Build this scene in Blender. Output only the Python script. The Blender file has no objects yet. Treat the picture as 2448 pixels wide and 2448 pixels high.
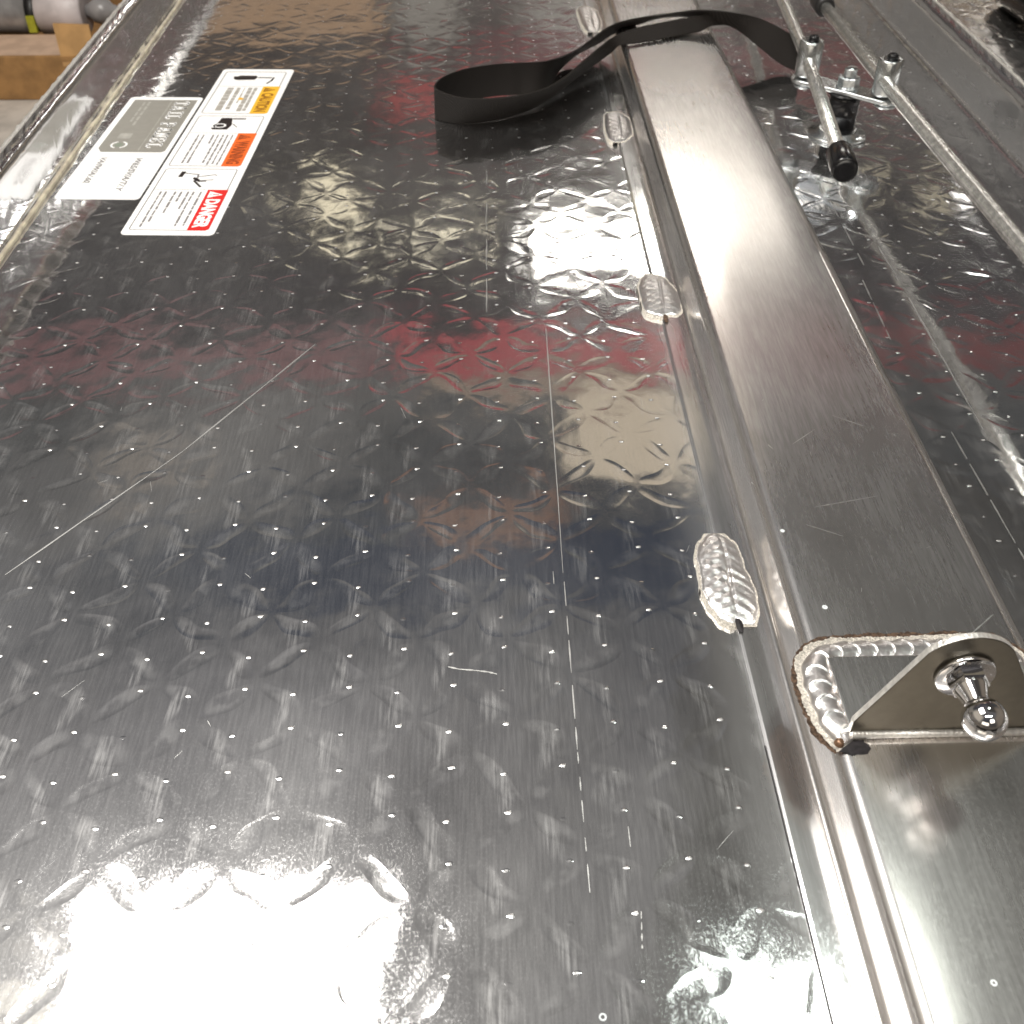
import bpy, bmesh, math, random
from mathutils import Vector, Matrix
random.seed(7)
C = bpy.context.scene
COL = C.collection
R = math.radians

# ------------------------------------------------------------------ camera
cam = bpy.data.cameras.new('camera'); camo = bpy.data.objects.new('camera', cam); COL.objects.link(camo)
camo.location = (0, 0, .30)
camo.rotation_euler = (R(90 - 42.51), 0, R(-1.333))
cam.sensor_width = 36; cam.lens = 36; cam.clip_start = .01; cam.clip_end = 100
cam.dof.use_dof = True; cam.dof.focus_distance = .42; cam.dof.aperture_fstop = 26
C.camera = camo
C.view_settings.view_transform = 'Standard'; C.view_settings.look = 'None'
C.view_settings.exposure = 0; C.view_settings.gamma = 1

# ------------------------------------------------------------------ workshop surroundings (direction based, seen only in reflections)
w = bpy.data.worlds.new('World'); C.world = w; w.use_nodes = True
nt = w.node_tree; nt.nodes.clear()
def N(nt, typ, **kw):
    n = nt.nodes.new(typ)
    for k, v in kw.items(): setattr(n, k, v)
    return n
def M(nt, op, a, b=None, c=None, clamp=False):
    n = nt.nodes.new('ShaderNodeMath'); n.operation = op; n.use_clamp = clamp
    for i, x in enumerate((a, b, c)):
        if x is None: continue
        if isinstance(x, (int, float)): n.inputs[i].default_value = x
        else: nt.links.new(x, n.inputs[i])
    return n.outputs[0]
def smooth(nt, x, a, b):
    n = nt.nodes.new('ShaderNodeMapRange'); n.interpolation_type = 'SMOOTHSTEP'
    nt.links.new(x, n.inputs[0]); n.inputs[1].default_value = a; n.inputs[2].default_value = b
    n.inputs[3].default_value = 0; n.inputs[4].default_value = 1
    return n.outputs[0]
def mixc(nt, f, a, b):
    n = nt.nodes.new('ShaderNodeMix'); n.data_type = 'RGBA'
    for s, x in ((n.inputs[0], f), (n.inputs[6], a), (n.inputs[7], b)):
        if isinstance(x, (int, float)): s.default_value = x
        elif isinstance(x, tuple): s.default_value = (*x[:3], 1)
        else: nt.links.new(x, s)
    return n.outputs[2]
tc = N(nt, 'ShaderNodeTexCoord')
sep = N(nt, 'ShaderNodeSeparateXYZ'); nt.links.new(tc.outputs['Generated'], sep.inputs[0])
nz = N(nt, 'ShaderNodeTexNoise'); nz.inputs['Scale'].default_value = 9; nz.inputs['Detail'].default_value = 4
nt.links.new(tc.outputs['Generated'], nz.inputs['Vector'])
nz2 = N(nt, 'ShaderNodeTexNoise'); nz2.inputs['Scale'].default_value = 26; nz2.inputs['Detail'].default_value = 3
nt.links.new(tc.outputs['Generated'], nz2.inputs['Vector'])
az = M(nt, 'MULTIPLY', M(nt, 'ARCTAN2', sep.outputs[0], sep.outputs[1]), 57.2958)
el = M(nt, 'MULTIPLY', M(nt, 'ARCSINE', sep.outputs[2]), 57.2958)
elr = M(nt, 'MULTIPLY', M(nt, 'ARCTAN2', sep.outputs[2], M(nt, 'ABSOLUTE', sep.outputs[1])), 57.2958)   # height of a level shelf or beam running across the room
azd = M(nt, 'ADD', az, M(nt, 'MULTIPLY', M(nt, 'SUBTRACT', nz.outputs[0], .5), 5.0))
eld = M(nt, 'ADD', el, M(nt, 'MULTIPLY', M(nt, 'SUBTRACT', nz2.outputs[0], .5), .9))
elrd = M(nt, 'ADD', elr, M(nt, 'MULTIPLY', M(nt, 'SUBTRACT', nz2.outputs[0], .5), .9))
# base: ceiling brightness by elevation
ramp = N(nt, 'ShaderNodeValToRGB'); cr = ramp.color_ramp
stops = [(-90, (.10, .08, .06)), (-20, (.004, .003, .003)), (-2, (.006, .005, .004)), (3, (.10, .085, .07)), (12, (.10, .085, .07)), (19, (.055, .048, .045)), (24, (.075, .068, .062)),
         (31, (.045, .042, .043)), (36, (.075, .075, .072)), (41, (.045, .048, .052)), (45, (.035, .042, .055)), (48, (.062, .064, .072)), (54, (.090, .086, .090)), (62, (.108, .102, .102)), (90, (.15, .14, .14))]
while len(cr.elements) < len(stops): cr.elements.new(.5)
for e, (d, c) in zip(cr.elements, stops): e.position = (d + 90) / 180; e.color = (*c, 1)
nt.links.new(M(nt, 'DIVIDE', M(nt, 'ADD', elrd, 90), 180), ramp.inputs[0])
col = ramp.outputs[0]
col = mixc(nt, M(nt, 'MULTIPLY', smooth(nt, nz.outputs[0], .48, .62), .3), col, (.02, .019, .02))
col = mixc(nt, M(nt, 'MULTIPLY', smooth(nt, nz2.outputs[0], .55, .68), .35), col, (.16, .15, .14))
nz3 = N(nt, 'ShaderNodeTexNoise'); nz3.inputs['Scale'].default_value = 34; nz3.inputs['Detail'].default_value = 2
nt.links.new(tc.outputs['Generated'], nz3.inputs['Vector'])
brk = smooth(nt, nz3.outputs[0], .50, .57)
def patch(a0, a1, e0, e1, c, s=1.0, sa=1.0, se=.5, op=1.0, ragged=True, broken=False, row=False):
    global col
    A, E = (azd, elrd if row else eld) if ragged else (az, elr if row else el)
    f = M(nt, 'MULTIPLY', M(nt, 'MULTIPLY', smooth(nt, A, a0 - sa, a0 + sa), M(nt, 'SUBTRACT', 1, smooth(nt, A, a1 - sa, a1 + sa))),
          M(nt, 'MULTIPLY', smooth(nt, E, e0 - se, e0 + se), M(nt, 'SUBTRACT', 1, smooth(nt, E, e1 - se, e1 + se))))
    if broken: f = M(nt, 'MULTIPLY', f, brk)
    if op != 1: f = M(nt, 'MULTIPLY', f, op)
    col = mixc(nt, f, col, tuple(x * s for x in c))
TAN = (.42, .33, .235); RED = (.36, .045, .055)
patch(-60, -17.5, 3, 22, (.30, .28, .25), op=.5, sa=2)                 # pale stuff far left
patch(-16, -5.5, 8, 17.6, (.34, .225, .14), ragged=False, sa=.6, se=.35, row=True)   # cardboard
patch(-5, -1.5, 8, 18.0, (.24, .22, .19), se=.8, row=True)
patch(2, 12, 9, 17.2, (.26, .24, .21), se=.8, sa=2)
patch(0, 30, 17.5, 19.2, (.20, .085, .085), op=.6, sa=2)
patch(-6, 7.5, 19.8, 21.4, (.33, .07, .065), se=.45, sa=1.5, row=True)
patch(14, 32, 17, 20.0, (.15, .055, .048), se=1.2, sa=2, op=.6)
patch(20, 60, 8, 15.5, TAN, op=.55, sa=4, se=2)
patch(-12.5, -7, 24.6, 26.4, (1, .88, .62), 1.4, sa=1, se=.4, op=.9, broken=True)
patch(-8, 5, 26.4, 28.2, (1, .90, .66), 1.5, sa=1.5, se=.4, op=.9, broken=True)
patch(2.6, 13.5, 27.0, 28.8, (1, .95, .86), 19, sa=.8, se=.4)         # lit window-like strip light
patch(15, 21, 23.3, 24.8, (.55, .58, .6), 1.0, sa=1, se=.5, op=.8)
patch(20, 26, 22.8, 24.2, (.8, .7, .5), .8, sa=1.5, se=.5, op=.8, broken=True)
patch(26.5, 31.0, 19.9, 22.0, (1, .96, .9), 16, sa=.6, se=.4)
patch(-40, -8, 32.7, 34.6, (.21, .10, .10), sa=2, se=.6, op=.8, row=True)
patch(-7, 24, 32.7, 34.4, (.36, .062, .07), sa=1, se=.3, op=.95, row=True)
patch(24, 40, 32.7, 34.6, (.16, .04, .04), sa=3, se=.8, op=.8, row=True)
patch(-5, 13, 34.8, 36.0, (.30, .235, .17), sa=1, se=.35, op=.85, row=True)
patch(5.5, 14, 35.5, 40.3, (.55, .46, .34), sa=1.6, se=.6)
patch(-27, -21, 36.2, 37.6, (.36, .29, .22), sa=2, se=.6, op=.7)
patch(-38, -10, 35, 41, (.16, .15, .14), sa=5, se=1, op=.5)
patch(-6, 5.5, 42.0, 43.5, (.19, .10, .065), sa=2, se=.3, op=.9, row=True)
patch(-22, 18, 43.9, 47.6, (.012, .021, .043), sa=5, se=.6, op=.9, row=True)
patch(18, 95, 36, 84, (.045, .040, .034), sa=4, se=3, op=.8)
patch(-70, -12, 48, 58, (.17, .165, .17), sa=8, se=3, op=.6)
patch(-75, -44, 56.5, 76, (.95, .88, .74), 1.6, sa=3, se=2, op=.8, broken=True)
patch(9.5, 18, 25.2, 26.1, (1, .95, .86), 13, sa=1, se=.3)
# unseen bright patches behind and beside the camera, added for the light on upright faces
patch(150, 175, 35, 50, (1, .93, .82), 5, sa=2, se=2)
patch(-175, -140, 20, 34, (1, .9, .75), 2.2, sa=3, se=2)
patch(-130, -60, 22, 55, (.55, .48, .39), sa=12, se=6, op=.85)
patch(-150, -50, 2, 22, (.34, .28, .21), sa=10, se=3, op=.8, broken=True)
patch(60, 140, 6, 50, (.22, .18, .14), sa=12, se=8, op=.8)
bg = N(nt, 'ShaderNodeBackground'); nt.links.new(col, bg.inputs[0]); bg.inputs[1].default_value = 1.0
wo = N(nt, 'ShaderNodeOutputWorld'); nt.links.new(bg.outputs[0], wo.inputs[0])

def area(name, loc, size, power, target=None, color=(1, .96, .9)):
    l = bpy.data.lights.new(name, 'AREA'); l.shape = 'RECTANGLE'; l.size, l.size_y = size; l.energy = power; l.color = color
    o = bpy.data.objects.new(name, l); COL.objects.link(o); o.location = loc
    if target is not None:
        o.rotation_euler = (Vector(target) - Vector(loc)).to_track_quat('-Z', 'Y').to_euler()
    return o
area('ceiling_light', (-.40, .44, 1.2), (.46, .66), 20)
area('ceiling_light', (.10, -.45, 1.6), (.9, .12), 9, color=(1, .97, .93))
area('ceiling_light', (.75, 1.1, 2.6), (.30, .30), 5, color=(.92, 1, .92))

# ------------------------------------------------------------------ materials
def newmat(name):
    m = bpy.data.materials.new(name); m.use_nodes = True
    n = m.node_tree; b = n.nodes['Principled BSDF']
    return m, n, b
def simple(name, color, rough=.5, metal=0., var=.12, scale=200, bump=0, bscale=600, coat=0, spec=None):
    m, n, b = newmat(name)
    t = N(n, 'ShaderNodeTexCoord'); z = N(n, 'ShaderNodeTexNoise'); z.inputs['Scale'].default_value = scale; z.inputs['Detail'].default_value = 4
    n.links.new(t.outputs['Object'], z.inputs['Vector'])
    lo = tuple(c * (1 - var) for c in color); hi = tuple(min(1, c * (1 + var)) for c in color)
    n.links.new(mixc(n, smooth(n, z.outputs[0], .35, .65), lo, hi), b.inputs['Base Color'])
    b.inputs['Metallic'].default_value = metal; b.inputs['Roughness'].default_value = rough
    if coat: b.inputs['Coat Weight'].default_value = coat
    if spec is not None: b.inputs['Specular IOR Level'].default_value = spec
    if bump:
        z2 = N(n, 'ShaderNodeTexNoise'); z2.inputs['Scale'].default_value = bscale; z2.inputs['Detail'].default_value = 3
        n.links.new(t.outputs['Object'], z2.inputs['Vector'])
        bp = N(n, 'ShaderNodeBump'); bp.inputs['Distance'].default_value = bump; n.links.new(z2.outputs[0], bp.inputs['Height'])
        n.links.new(bp.outputs[0], b.inputs['Normal'])
    return m

def tread_group():
    g = bpy.data.node_groups.new('lozenge', 'ShaderNodeTree')
    for nm in ('u', 'v', 'du', 'dv', 'sign', 'pu', 'pv', 'ur', 'vr'):
        g.interface.new_socket(nm, in_out='INPUT', socket_type='NodeSocketFloat')
    g.interface.new_socket('h', in_out='OUTPUT', socket_type='NodeSocketFloat')
    g.interface.new_socket('pip', in_out='OUTPUT', socket_type='NodeSocketFloat')
    g.interface.new_socket('rub', in_out='OUTPUT', socket_type='NodeSocketFloat')
    i = g.nodes.new('NodeGroupInput'); o = g.nodes.new('NodeGroupOutput')
    fu = M(g, 'SUBTRACT', M(g, 'FRACT', M(g, 'ADD', i.outputs[0], i.outputs[2])), .5)
    fv = M(g, 'SUBTRACT', M(g, 'FRACT', M(g, 'ADD', i.outputs[1], i.outputs[3])), .5)
    fvs = M(g, 'MULTIPLY', fv, i.outputs[4])
    s = M(g, 'ADD', fu, fvs); t = M(g, 'SUBTRACT', fu, fvs)
    d = M(g, 'ADD', M(g, 'POWER', M(g, 'DIVIDE', M(g, 'ABSOLUTE', s), .33), 2.0), M(g, 'POWER', M(g, 'DIVIDE', M(g, 'ABSOLUTE', t), .12), 2.0))
    h = M(g, 'SUBTRACT', 1, smooth(g, d, 0, 1.7))
    g.links.new(h, o.inputs[0])
    pu = M(g, 'SUBTRACT', M(g, 'SUBTRACT', M(g, 'FRACT', M(g, 'ADD', M(g, 'SUBTRACT', i.outputs[7], i.outputs[5]), i.outputs[2])), .5), 0)
    pv = M(g, 'SUBTRACT', M(g, 'SUBTRACT', M(g, 'FRACT', M(g, 'ADD', M(g, 'SUBTRACT', i.outputs[8], i.outputs[6]), i.outputs[3])), .5), 0)
    pr = M(g, 'ADD', M(g, 'POWER', M(g, 'DIVIDE', M(g, 'ABSOLUTE', pu), .032), 2.0), M(g, 'POWER', M(g, 'DIVIDE', M(g, 'ABSOLUTE', pv), .02), 2.0))
    g.links.new(M(g, 'SUBTRACT', 1, pr, clamp=True), o.inputs[1])
    ru = M(g, 'ADD', M(g, 'POWER', M(g, 'DIVIDE', M(g, 'ABSOLUTE', fu), .10), 2.0), M(g, 'POWER', M(g, 'DIVIDE', M(g, 'ABSOLUTE', M(g, 'SUBTRACT', fv, -.12)), .30), 2.0))
    g.links.new(M(g, 'SUBTRACT', 1, smooth(g, ru, .1, 1.0)), o.inputs[2])
    return g
LOZ = tread_group()

def aluminium(name, tread=0., wave=1., grain=1., rough=.05, haze=.22, hazer=.38, base=(.80, .80, .81), pip=1., plane='xy', flange_rub=False):
    m, n, b = newmat(name)
    t = N(n, 'ShaderNodeTexCoord'); sp = N(n, 'ShaderNodeSeparateXYZ'); n.links.new(t.outputs['Object'], sp.inputs[0])
    X, Y, Z = sp.outputs
    if plane == 'yz': X = Z
    def noise(sx, sy, sz, detail=3, ro=.5):
        mp = N(n, 'ShaderNodeMapping'); mp.inputs['Scale'].default_value = (sx, sy, sz); n.links.new(t.outputs['Object'], mp.inputs[0])
        z = N(n, 'ShaderNodeTexNoise'); z.inputs['Scale'].default_value = 1; z.inputs['Detail'].default_value = detail; z.inputs['Roughness'].default_value = ro
        n.links.new(mp.outputs[0], z.inputs['Vector']); return z.outputs[0]
    big = noise(22, 16, 22, 2); mid = noise(70, 45, 70, 2); gr = noise(2600, 70, 2600, 2, .6); gr2 = noise(900, 60, 900, 3, .6); wrp = noise(38, 30, 38, 1); wrp2 = noise(30, 41, 33, 1); wrp3 = noise(27, 24, 25, 2); blot = noise(9, 6, 9, 3); sp1 = noise(1300, 900, 1300, 2)
    H = M(n, 'MULTIPLY', big, .00075 * wave)
    H = M(n, 'ADD', H, M(n, 'MULTIPLY', mid, .00011 * wave))
    fine = noise(150, 110, 150, 2)
    H = M(n, 'ADD', H, M(n, 'MULTIPLY', fine, .000022 * wave))
    H = M(n, 'ADD', H, M(n, 'MULTIPLY', gr, .0000022 * grain))
    rub = None; pips = None; lz = None
    if tread:
        u0 = M(n, 'DIVIDE', X, .038); v0 = M(n, 'DIVIDE', Y, .0352)
        u = M(n, 'ADD', M(n, 'DIVIDE', X, .038), M(n, 'MULTIPLY', M(n, 'SUBTRACT', wrp, .5), .48))
        v = M(n, 'ADD', M(n, 'DIVIDE', Y, .0352), M(n, 'MULTIPLY', M(n, 'SUBTRACT', wrp2, .5), .48))
        amp = M(n, 'ADD', .75, M(n, 'MULTIPLY', smooth(n, wrp3, .38, .68), .7))
        for du, dv, sg, pw in ((.04, .0, 1, 1.), (.54, .5, 1, 1.), (.54, .0, -1, .55), (.04, .5, -1, .55)):
            q = n.nodes.new('ShaderNodeGroup'); q.node_tree = LOZ
            n.links.new(u, q.inputs[0]); n.links.new(v, q.inputs[1])
            q.inputs[2].default_value = du; q.inputs[3].default_value = dv; q.inputs[4].default_value = sg
            q.inputs[5].default_value = .12 if sg > 0 else .09; q.inputs[6].default_value = .15 if sg > 0 else .07
            n.links.new(u0, q.inputs[7]); n.links.new(v0, q.inputs[8])
            H = M(n, 'ADD', H, M(n, 'MULTIPLY', M(n, 'MULTIPLY', q.outputs[0], amp), -.000050 * tread))
            lz = q.outputs[0] if lz is None else M(n, 'ADD', lz, q.outputs[0])
            pp = M(n, 'MULTIPLY', q.outputs[1], pw); pips = pp if pips is None else M(n, 'ADD', pips, pp)
            if sg < 0: rub = q.outputs[2] if rub is None else M(n, 'ADD', rub, q.outputs[2])
        H = M(n, 'ADD', H, M(n, 'MULTIPLY', M(n, 'MULTIPLY', pips, M(n, 'ADD', .4, M(n, 'MULTIPLY', smooth(n, mid, .35, .6), .9))), .00014 * pip))
    bp = N(n, 'ShaderNodeBump'); bp.inputs['Distance'].default_value = 1; bp.inputs['Strength'].default_value = 1
    n.links.new(H, bp.inputs['Height']); n.links.new(bp.outputs[0], b.inputs['Normal'])
    n.links.new(mixc(n, smooth(n, gr2, .3, .7), tuple(c * .95 for c in base), base), b.inputs['Base Color'])
    b.inputs['Metallic'].default_value = 1
    n.links.new(M(n, 'ADD', rough, M(n, 'MULTIPLY', smooth(n, sp1, .4, .75), .05)), b.inputs['Roughness'])
    b2 = n.nodes.new('ShaderNodeBsdfPrincipled'); b2.inputs['Metallic'].default_value = 1; b2.inputs['Base Color'].default_value = (.86, .86, .86, 1)
    b2.inputs['Roughness'].default_value = hazer; n.links.new(bp.outputs[0], b2.inputs['Normal'])
    f = M(n, 'MULTIPLY', M(n, 'ADD', .62, M(n, 'MULTIPLY', smooth(n, gr2, .3, .8), .38)), M(n, 'MULTIPLY', M(n, 'ADD', .6, smooth(n, blot, .35, .7)), haze))
    f = M(n, 'ADD', f, M(n, 'MULTIPLY', smooth(n, gr, .60, .78), haze * .35))
    if rub is not None: f = M(n, 'ADD', f, M(n, 'MULTIPLY', M(n, 'MULTIPLY', rub, smooth(n, gr2, .35, .7)), .11))
    if lz is not None: f = M(n, 'ADD', f, M(n, 'MULTIPLY', M(n, 'MULTIPLY', lz, smooth(n, fine, .42, .62)), .05))
    if pips is not None: f = M(n, 'ADD', f, M(n, 'MULTIPLY', smooth(n, M(n, 'MULTIPLY', pips, M(n, 'ADD', .35, M(n, 'MULTIPLY', smooth(n, mid, .36, .62), 1.1))), .22, .62), .8 * min(1, pip)))
    if flange_rub:
        fr = M(n, 'MULTIPLY', smooth(n, X, .07, .094), M(n, 'SUBTRACT', 1, smooth(n, X, .115, .13)))
        f = M(n, 'ADD', f, M(n, 'MULTIPLY', fr, .16))
        gx = M(n, 'DIVIDE', M(n, 'ABSOLUTE', M(n, 'SUBTRACT', X, M(n, 'ADD', .0915, M(n, 'MULTIPLY', blot, .004)))), .0026)
        f = M(n, 'ADD', f, M(n, 'MULTIPLY', M(n, 'SUBTRACT', 1, smooth(n, gx, .0, 1.6)), .10))
    f = M(n, 'MULTIPLY', f, 1, clamp=True)
    mx = n.nodes.new('ShaderNodeMixShader'); n.links.new(f, mx.inputs[0]); n.links.new(b.outputs[0], mx.inputs[1]); n.links.new(b2.outputs[0], mx.inputs[2])
    n.links.new(mx.outputs[0], n.nodes['Material Output'].inputs[0])
    return m

MP = aluminium('rolled_aluminium_tread_back', tread=1., wave=1., rough=.058, haze=.10, hazer=.46, flange_rub=True)
MLIP = aluminium('aluminium_lip', tread=1.2, wave=2.2, rough=.13, haze=.16, plane='yz', pip=.25)
MCH = aluminium('brushed_aluminium_channel', wave=.12, grain=1.1, rough=.17, haze=.32, hazer=.42, base=(.78, .74, .71))
MFL = aluminium('aluminium_flange', wave=.5, grain=.7, rough=.07, haze=.12, flange_rub=True)
MBR = simple('dull_steel_bracket', (.14, .128, .105), .36, 1, var=.04, scale=300)
MEDGE = simple('sheared_edge', (.88, .86, .82), .36, .75, scale=500, bump=.0004, bscale=900)
MSCR = simple('scratch', (.62, .62, .61), .45, 1, scale=2000)
MWELD = simple('weld_metal', (.95, .93, .92), .33, 1, var=.05, scale=700, bump=.00015, bscale=700)
MFROST = simple('frosted_weld_rim', (.74, .70, .63), .5, .6, var=.22, scale=900, bump=.0012, bscale=1500)
MSOOT = simple('weld_soot', (.10, .062, .04), .8, .2, var=.5, scale=900, bump=.0008, bscale=1500)
MSOOTSHADE = simple('black_soot_and_seam_shade', (.012, .010, .012), .5, 0, var=.5, scale=900)  # weld soot, and the painted gap shade along the flange seam
MZINC = simple('zinc_plated_steel', (.66, .69, .70), .22, 1, var=.12, scale=400, bump=.00012, bscale=1400)
MROD = simple('steel_rod', (.74, .74, .71), .27, .85, var=.2, scale=300, bump=.00015, bscale=1200)
MCHROME = simple('chrome', (.86, .86, .87), .05, 1, var=.03)
MBLK = simple('black_plastic', (.008, .008, .009), .16, 0, var=.2)
MBLKM = simple('black_rubber', (.012, .011, .011), .45, 0, var=.2)
MWHITE = simple('white_vinyl', (.88, .88, .88), .35, 0, var=.02)
MGREY = simple('grey_print', (.25, .24, .215), .4, 0, var=.03)
MLINE = simple('pale_grey_print', (.22, .21, .21), .4, 0, var=.03)
MLINE2 = simple('faint_print', (.36, .34, .31), .4, 0, var=.03)
MYEL = simple('yellow_print', (.80, .44, .03), .4, 0, var=.03)
MORG = simple('orange_print', (.75, .13, .02), .4, 0, var=.03)
MREDP = simple('red_print', (.60, .02, .018), .4, 0, var=.03)
MINK = simple('black_print', (.02, .015, .015), .4, 0, var=.1)
MINKB = simple('brown_ink', (.28, .12, .01), .4, 0, var=.1)
MCARD = simple('cardboard', (.27, .145, .052), .85, 0, var=.18, scale=40, bump=.0006, bscale=300)
MCARDP = simple('pale_cardboard', (.46, .32, .23), .85, 0, var=.1, scale=40)
MBENCH = simple('pale_bench_top', (.44, .40, .36), .55, 0, var=.15, scale=25)
MPAPER = simple('white_paper', (.85, .85, .83), .6, 0, var=.05, scale=25)
def strap_material():
    m, n, b = newmat('black_nylon_webbing')
    t = N(n, 'ShaderNodeTexCoord'); wv = N(n, 'ShaderNodeTexWave'); wv.inputs['Scale'].default_value = 420; wv.inputs['Distortion'].default_value = .6
    wv.bands_direction = 'DIAGONAL'
    n.links.new(t.outputs['Object'], wv.inputs['Vector'])
    n.links.new(mixc(n, wv.outputs[1], (.007, .0055, .0045), (.016, .0125, .0105)), b.inputs['Base Color'])
    bp = N(n, 'ShaderNodeBump'); bp.inputs['Distance'].default_value = .0002; n.links.new(wv.outputs[1], bp.inputs['Height']); n.links.new(bp.outputs[0], b.inputs['Normal'])
    b.inputs['Roughness'].default_value = .7; b.inputs['Specular IOR Level'].default_value = .25
    return m
MSTRAP = strap_material()

# ------------------------------------------------------------------ helpers
def mesh_obj(name, verts, faces, mats, parent=None, smooth_=False, mi=None, label=None):
    me = bpy.data.meshes.new(name); me.from_pydata([tuple(v) for v in verts], [], faces); me.update()
    for m in (mats if isinstance(mats, (list, tuple)) else [mats]): me.materials.append(m)
    if mi: me.polygons.foreach_set('material_index', mi)
    if smooth_: me.polygons.foreach_set('use_smooth', [True] * len(me.polygons))
    o = bpy.data.objects.new(name, me); COL.objects.link(o)
    if parent: o.parent = parent
    if label: o['label'] = label
    return o
class MB:
    def __init__(s): s.v = []; s.f = []; s.m = []; s.sm = []
    def add(s, v, f, m=0, sm=False):
        k = len(s.v); s.v += [tuple(p) for p in v]; s.f += [tuple(i + k for i in q) for q in f]; s.m += [m] * len(f); s.sm += [sm] * len(f)
    def box(s, a, b, m=0):
        x0, y0, z0 = a; x1, y1, z1 = b
        s.add([(x0, y0, z0), (x1, y0, z0), (x1, y1, z0), (x0, y1, z0), (x0, y0, z1), (x1, y0, z1), (x1, y1, z1), (x0, y1, z1)],
              [(0, 3, 2, 1), (4, 5, 6, 7), (0, 1, 5, 4), (1, 2, 6, 5), (2, 3, 7, 6), (3, 0, 4, 7)], m)
    def lathe(s, p0, axis, prof, seg=32, m=0, sm=True, phase=0):
        p0 = Vector(p0); a = Vector(axis).normalized(); u = a.orthogonal().normalized(); w_ = a.cross(u)
        v = []
        for (r, h) in prof:
            for i in range(seg):
                t = 2 * math.pi * i / seg + phase
                v.append(p0 + a * h + (u * math.cos(t) + w_ * math.sin(t)) * r)
        f = []
        for j in range(len(prof) - 1):
            for i in range(seg):
                f.append((j * seg + i, j * seg + (i + 1) % seg, (j + 1) * seg + (i + 1) % seg, (j + 1) * seg + i))
        f.append(tuple(range(seg))[::-1]); f.append(tuple((len(prof) - 1) * seg + i for i in range(seg)))
        k = len(s.f); s.add(v, f, m, sm); s.sm[-1] = False; s.sm[-2] = False
    def tube(s, pts, r, seg=16, m=0):
        pts = [Vector(p) for p in pts]; v = []; up = Vector((0, 0, 1))
        for j, p in enumerate(pts):
            t = (pts[min(j + 1, len(pts) - 1)] - pts[max(j - 1, 0)]).normalized()
            a = t.cross(up).normalized() if abs(t.dot(up)) < .99 else Vector((1, 0, 0)); b_ = a.cross(t)
            for i in range(seg):
                q = 2 * math.pi * i / seg; v.append(p + (a * math.cos(q) + b_ * math.sin(q)) * r)
        f = [(j * seg + i, j * seg + (i + 1) % seg, (j + 1) * seg + (i + 1) % seg, (j + 1) * seg + i) for j in range(len(pts) - 1) for i in range(seg)]
        s.add(v, f, m, True); s.add([v[i] for i in range(seg)], [tuple(range(seg))], m); s.add(v[-seg:], [tuple(range(seg))], m)
    def build(s, name, mats, parent=None, label=None, bevel=0):
        o = mesh_obj(name, s.v, s.f, mats, parent, mi=s.m, label=label)
        o.data.polygons.foreach_set('use_smooth', s.sm)
        bm = bmesh.new(); bm.from_mesh(o.data); bmesh.ops.remove_doubles(bm, verts=bm.verts, dist=1e-6); bmesh.ops.recalc_face_normals(bm, faces=bm.faces); bm.to_mesh(o.data); bm.free()
        if bevel:
            b = o.modifiers.new('bevel', 'BEVEL'); b.width = bevel; b.segments = 3; b.limit_method = 'ANGLE'; b.angle_limit = R(35)
        return o
def empty(name, loc, label, cat, group=None):
    o = bpy.data.objects.new(name, None); COL.objects.link(o); o.empty_display_size = .02
    o['label'] = label; o['category'] = cat
    if group: o['group'] = group
    return o
def top(o, label=None, cat=None, kind=None, group=None):
    if label: o['label'] = label
    if cat: o['category'] = cat
    if kind: o['kind'] = kind
    if group: o['group'] = group
    return o
def extrude_profile(prof, y0, y1, ny=1):
    """open (x,z) polyline swept along y"""
    v = []; f = []; n_ = len(prof)
    for j in range(ny + 1):
        y = y0 + (y1 - y0) * j / ny
        v += [(x, y, z) for x, z in prof]
    for j in range(ny):
        for i in range(n_ - 1):
            f.append((j * n_ + i, j * n_ + i + 1, (j + 1) * n_ + i + 1, (j + 1) * n_ + i))
    return v, f
def arc(cx, cz, r, a0, a1, n_=8):
    return [(cx + r * math.cos(R(a0 + (a1 - a0) * i / n_)), cz + r * math.sin(R(a0 + (a1 - a0) * i / n_))) for i in range(n_ + 1)]

Y0, Y1 = -.12, 1.75
# ------------------------------------------------------------------ the lid
lid = empty('toolbox_lid', (0, 0, 0), 'shiny aluminium tread plate toolbox lid lying open side up, welded centre channel inside', 'toolbox lid')
XL, XR, RB = -.292, .3627, .0045
mb = MB()
v, f = extrude_profile([(XL + RB, 0), (-.1, 0), (.09, 0), (.25, 0), (XR - RB, 0)], Y0, Y1, 8)
mb.add(v, f, 0)
v, f = extrude_profile([(XL + RB, -.0025), (XR - RB, -.0025)], Y0, Y1, 1); mb.add(v, [q[::-1] for q in f], 0)
# scratches: thin bright strips lying on the sheet
def scratch(p, q, wd, z=.00012, dash=None, m=1, jit=0):
    p = Vector((*p, z)); q = Vector((*q, z)); L = (q - p).length; d = (q - p) / L; s = Vector((-d.y, d.x, 0))
    segs = [(0, L)]
    if dash:
        segs = []; t = 0
        while t < L:
            a = random.uniform(*dash[0]); segs.append((t, min(L, t + a))); t += a + random.uniform(*dash[1])
    for a, b in segs:
        k = 5; vv = []
        for i in range(k + 1):
            t = a + (b - a) * i / k; hw = wd * .5 * random.uniform(.45, 1.1) * (math.sin(math.pi * min(.95, max(.05, i / k))) ** .4)
            c = p + d * t + s * (random.uniform(-jit, jit))
            vv += [c - s * hw, c + s * hw]
        mb.add(vv, [(2 * i, 2 * i + 1, 2 * i + 3, 2 * i + 2) for i in range(k)], m)
scratch((.0294, .473), (.0276, .290), .00075, jit=.00012)
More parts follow.
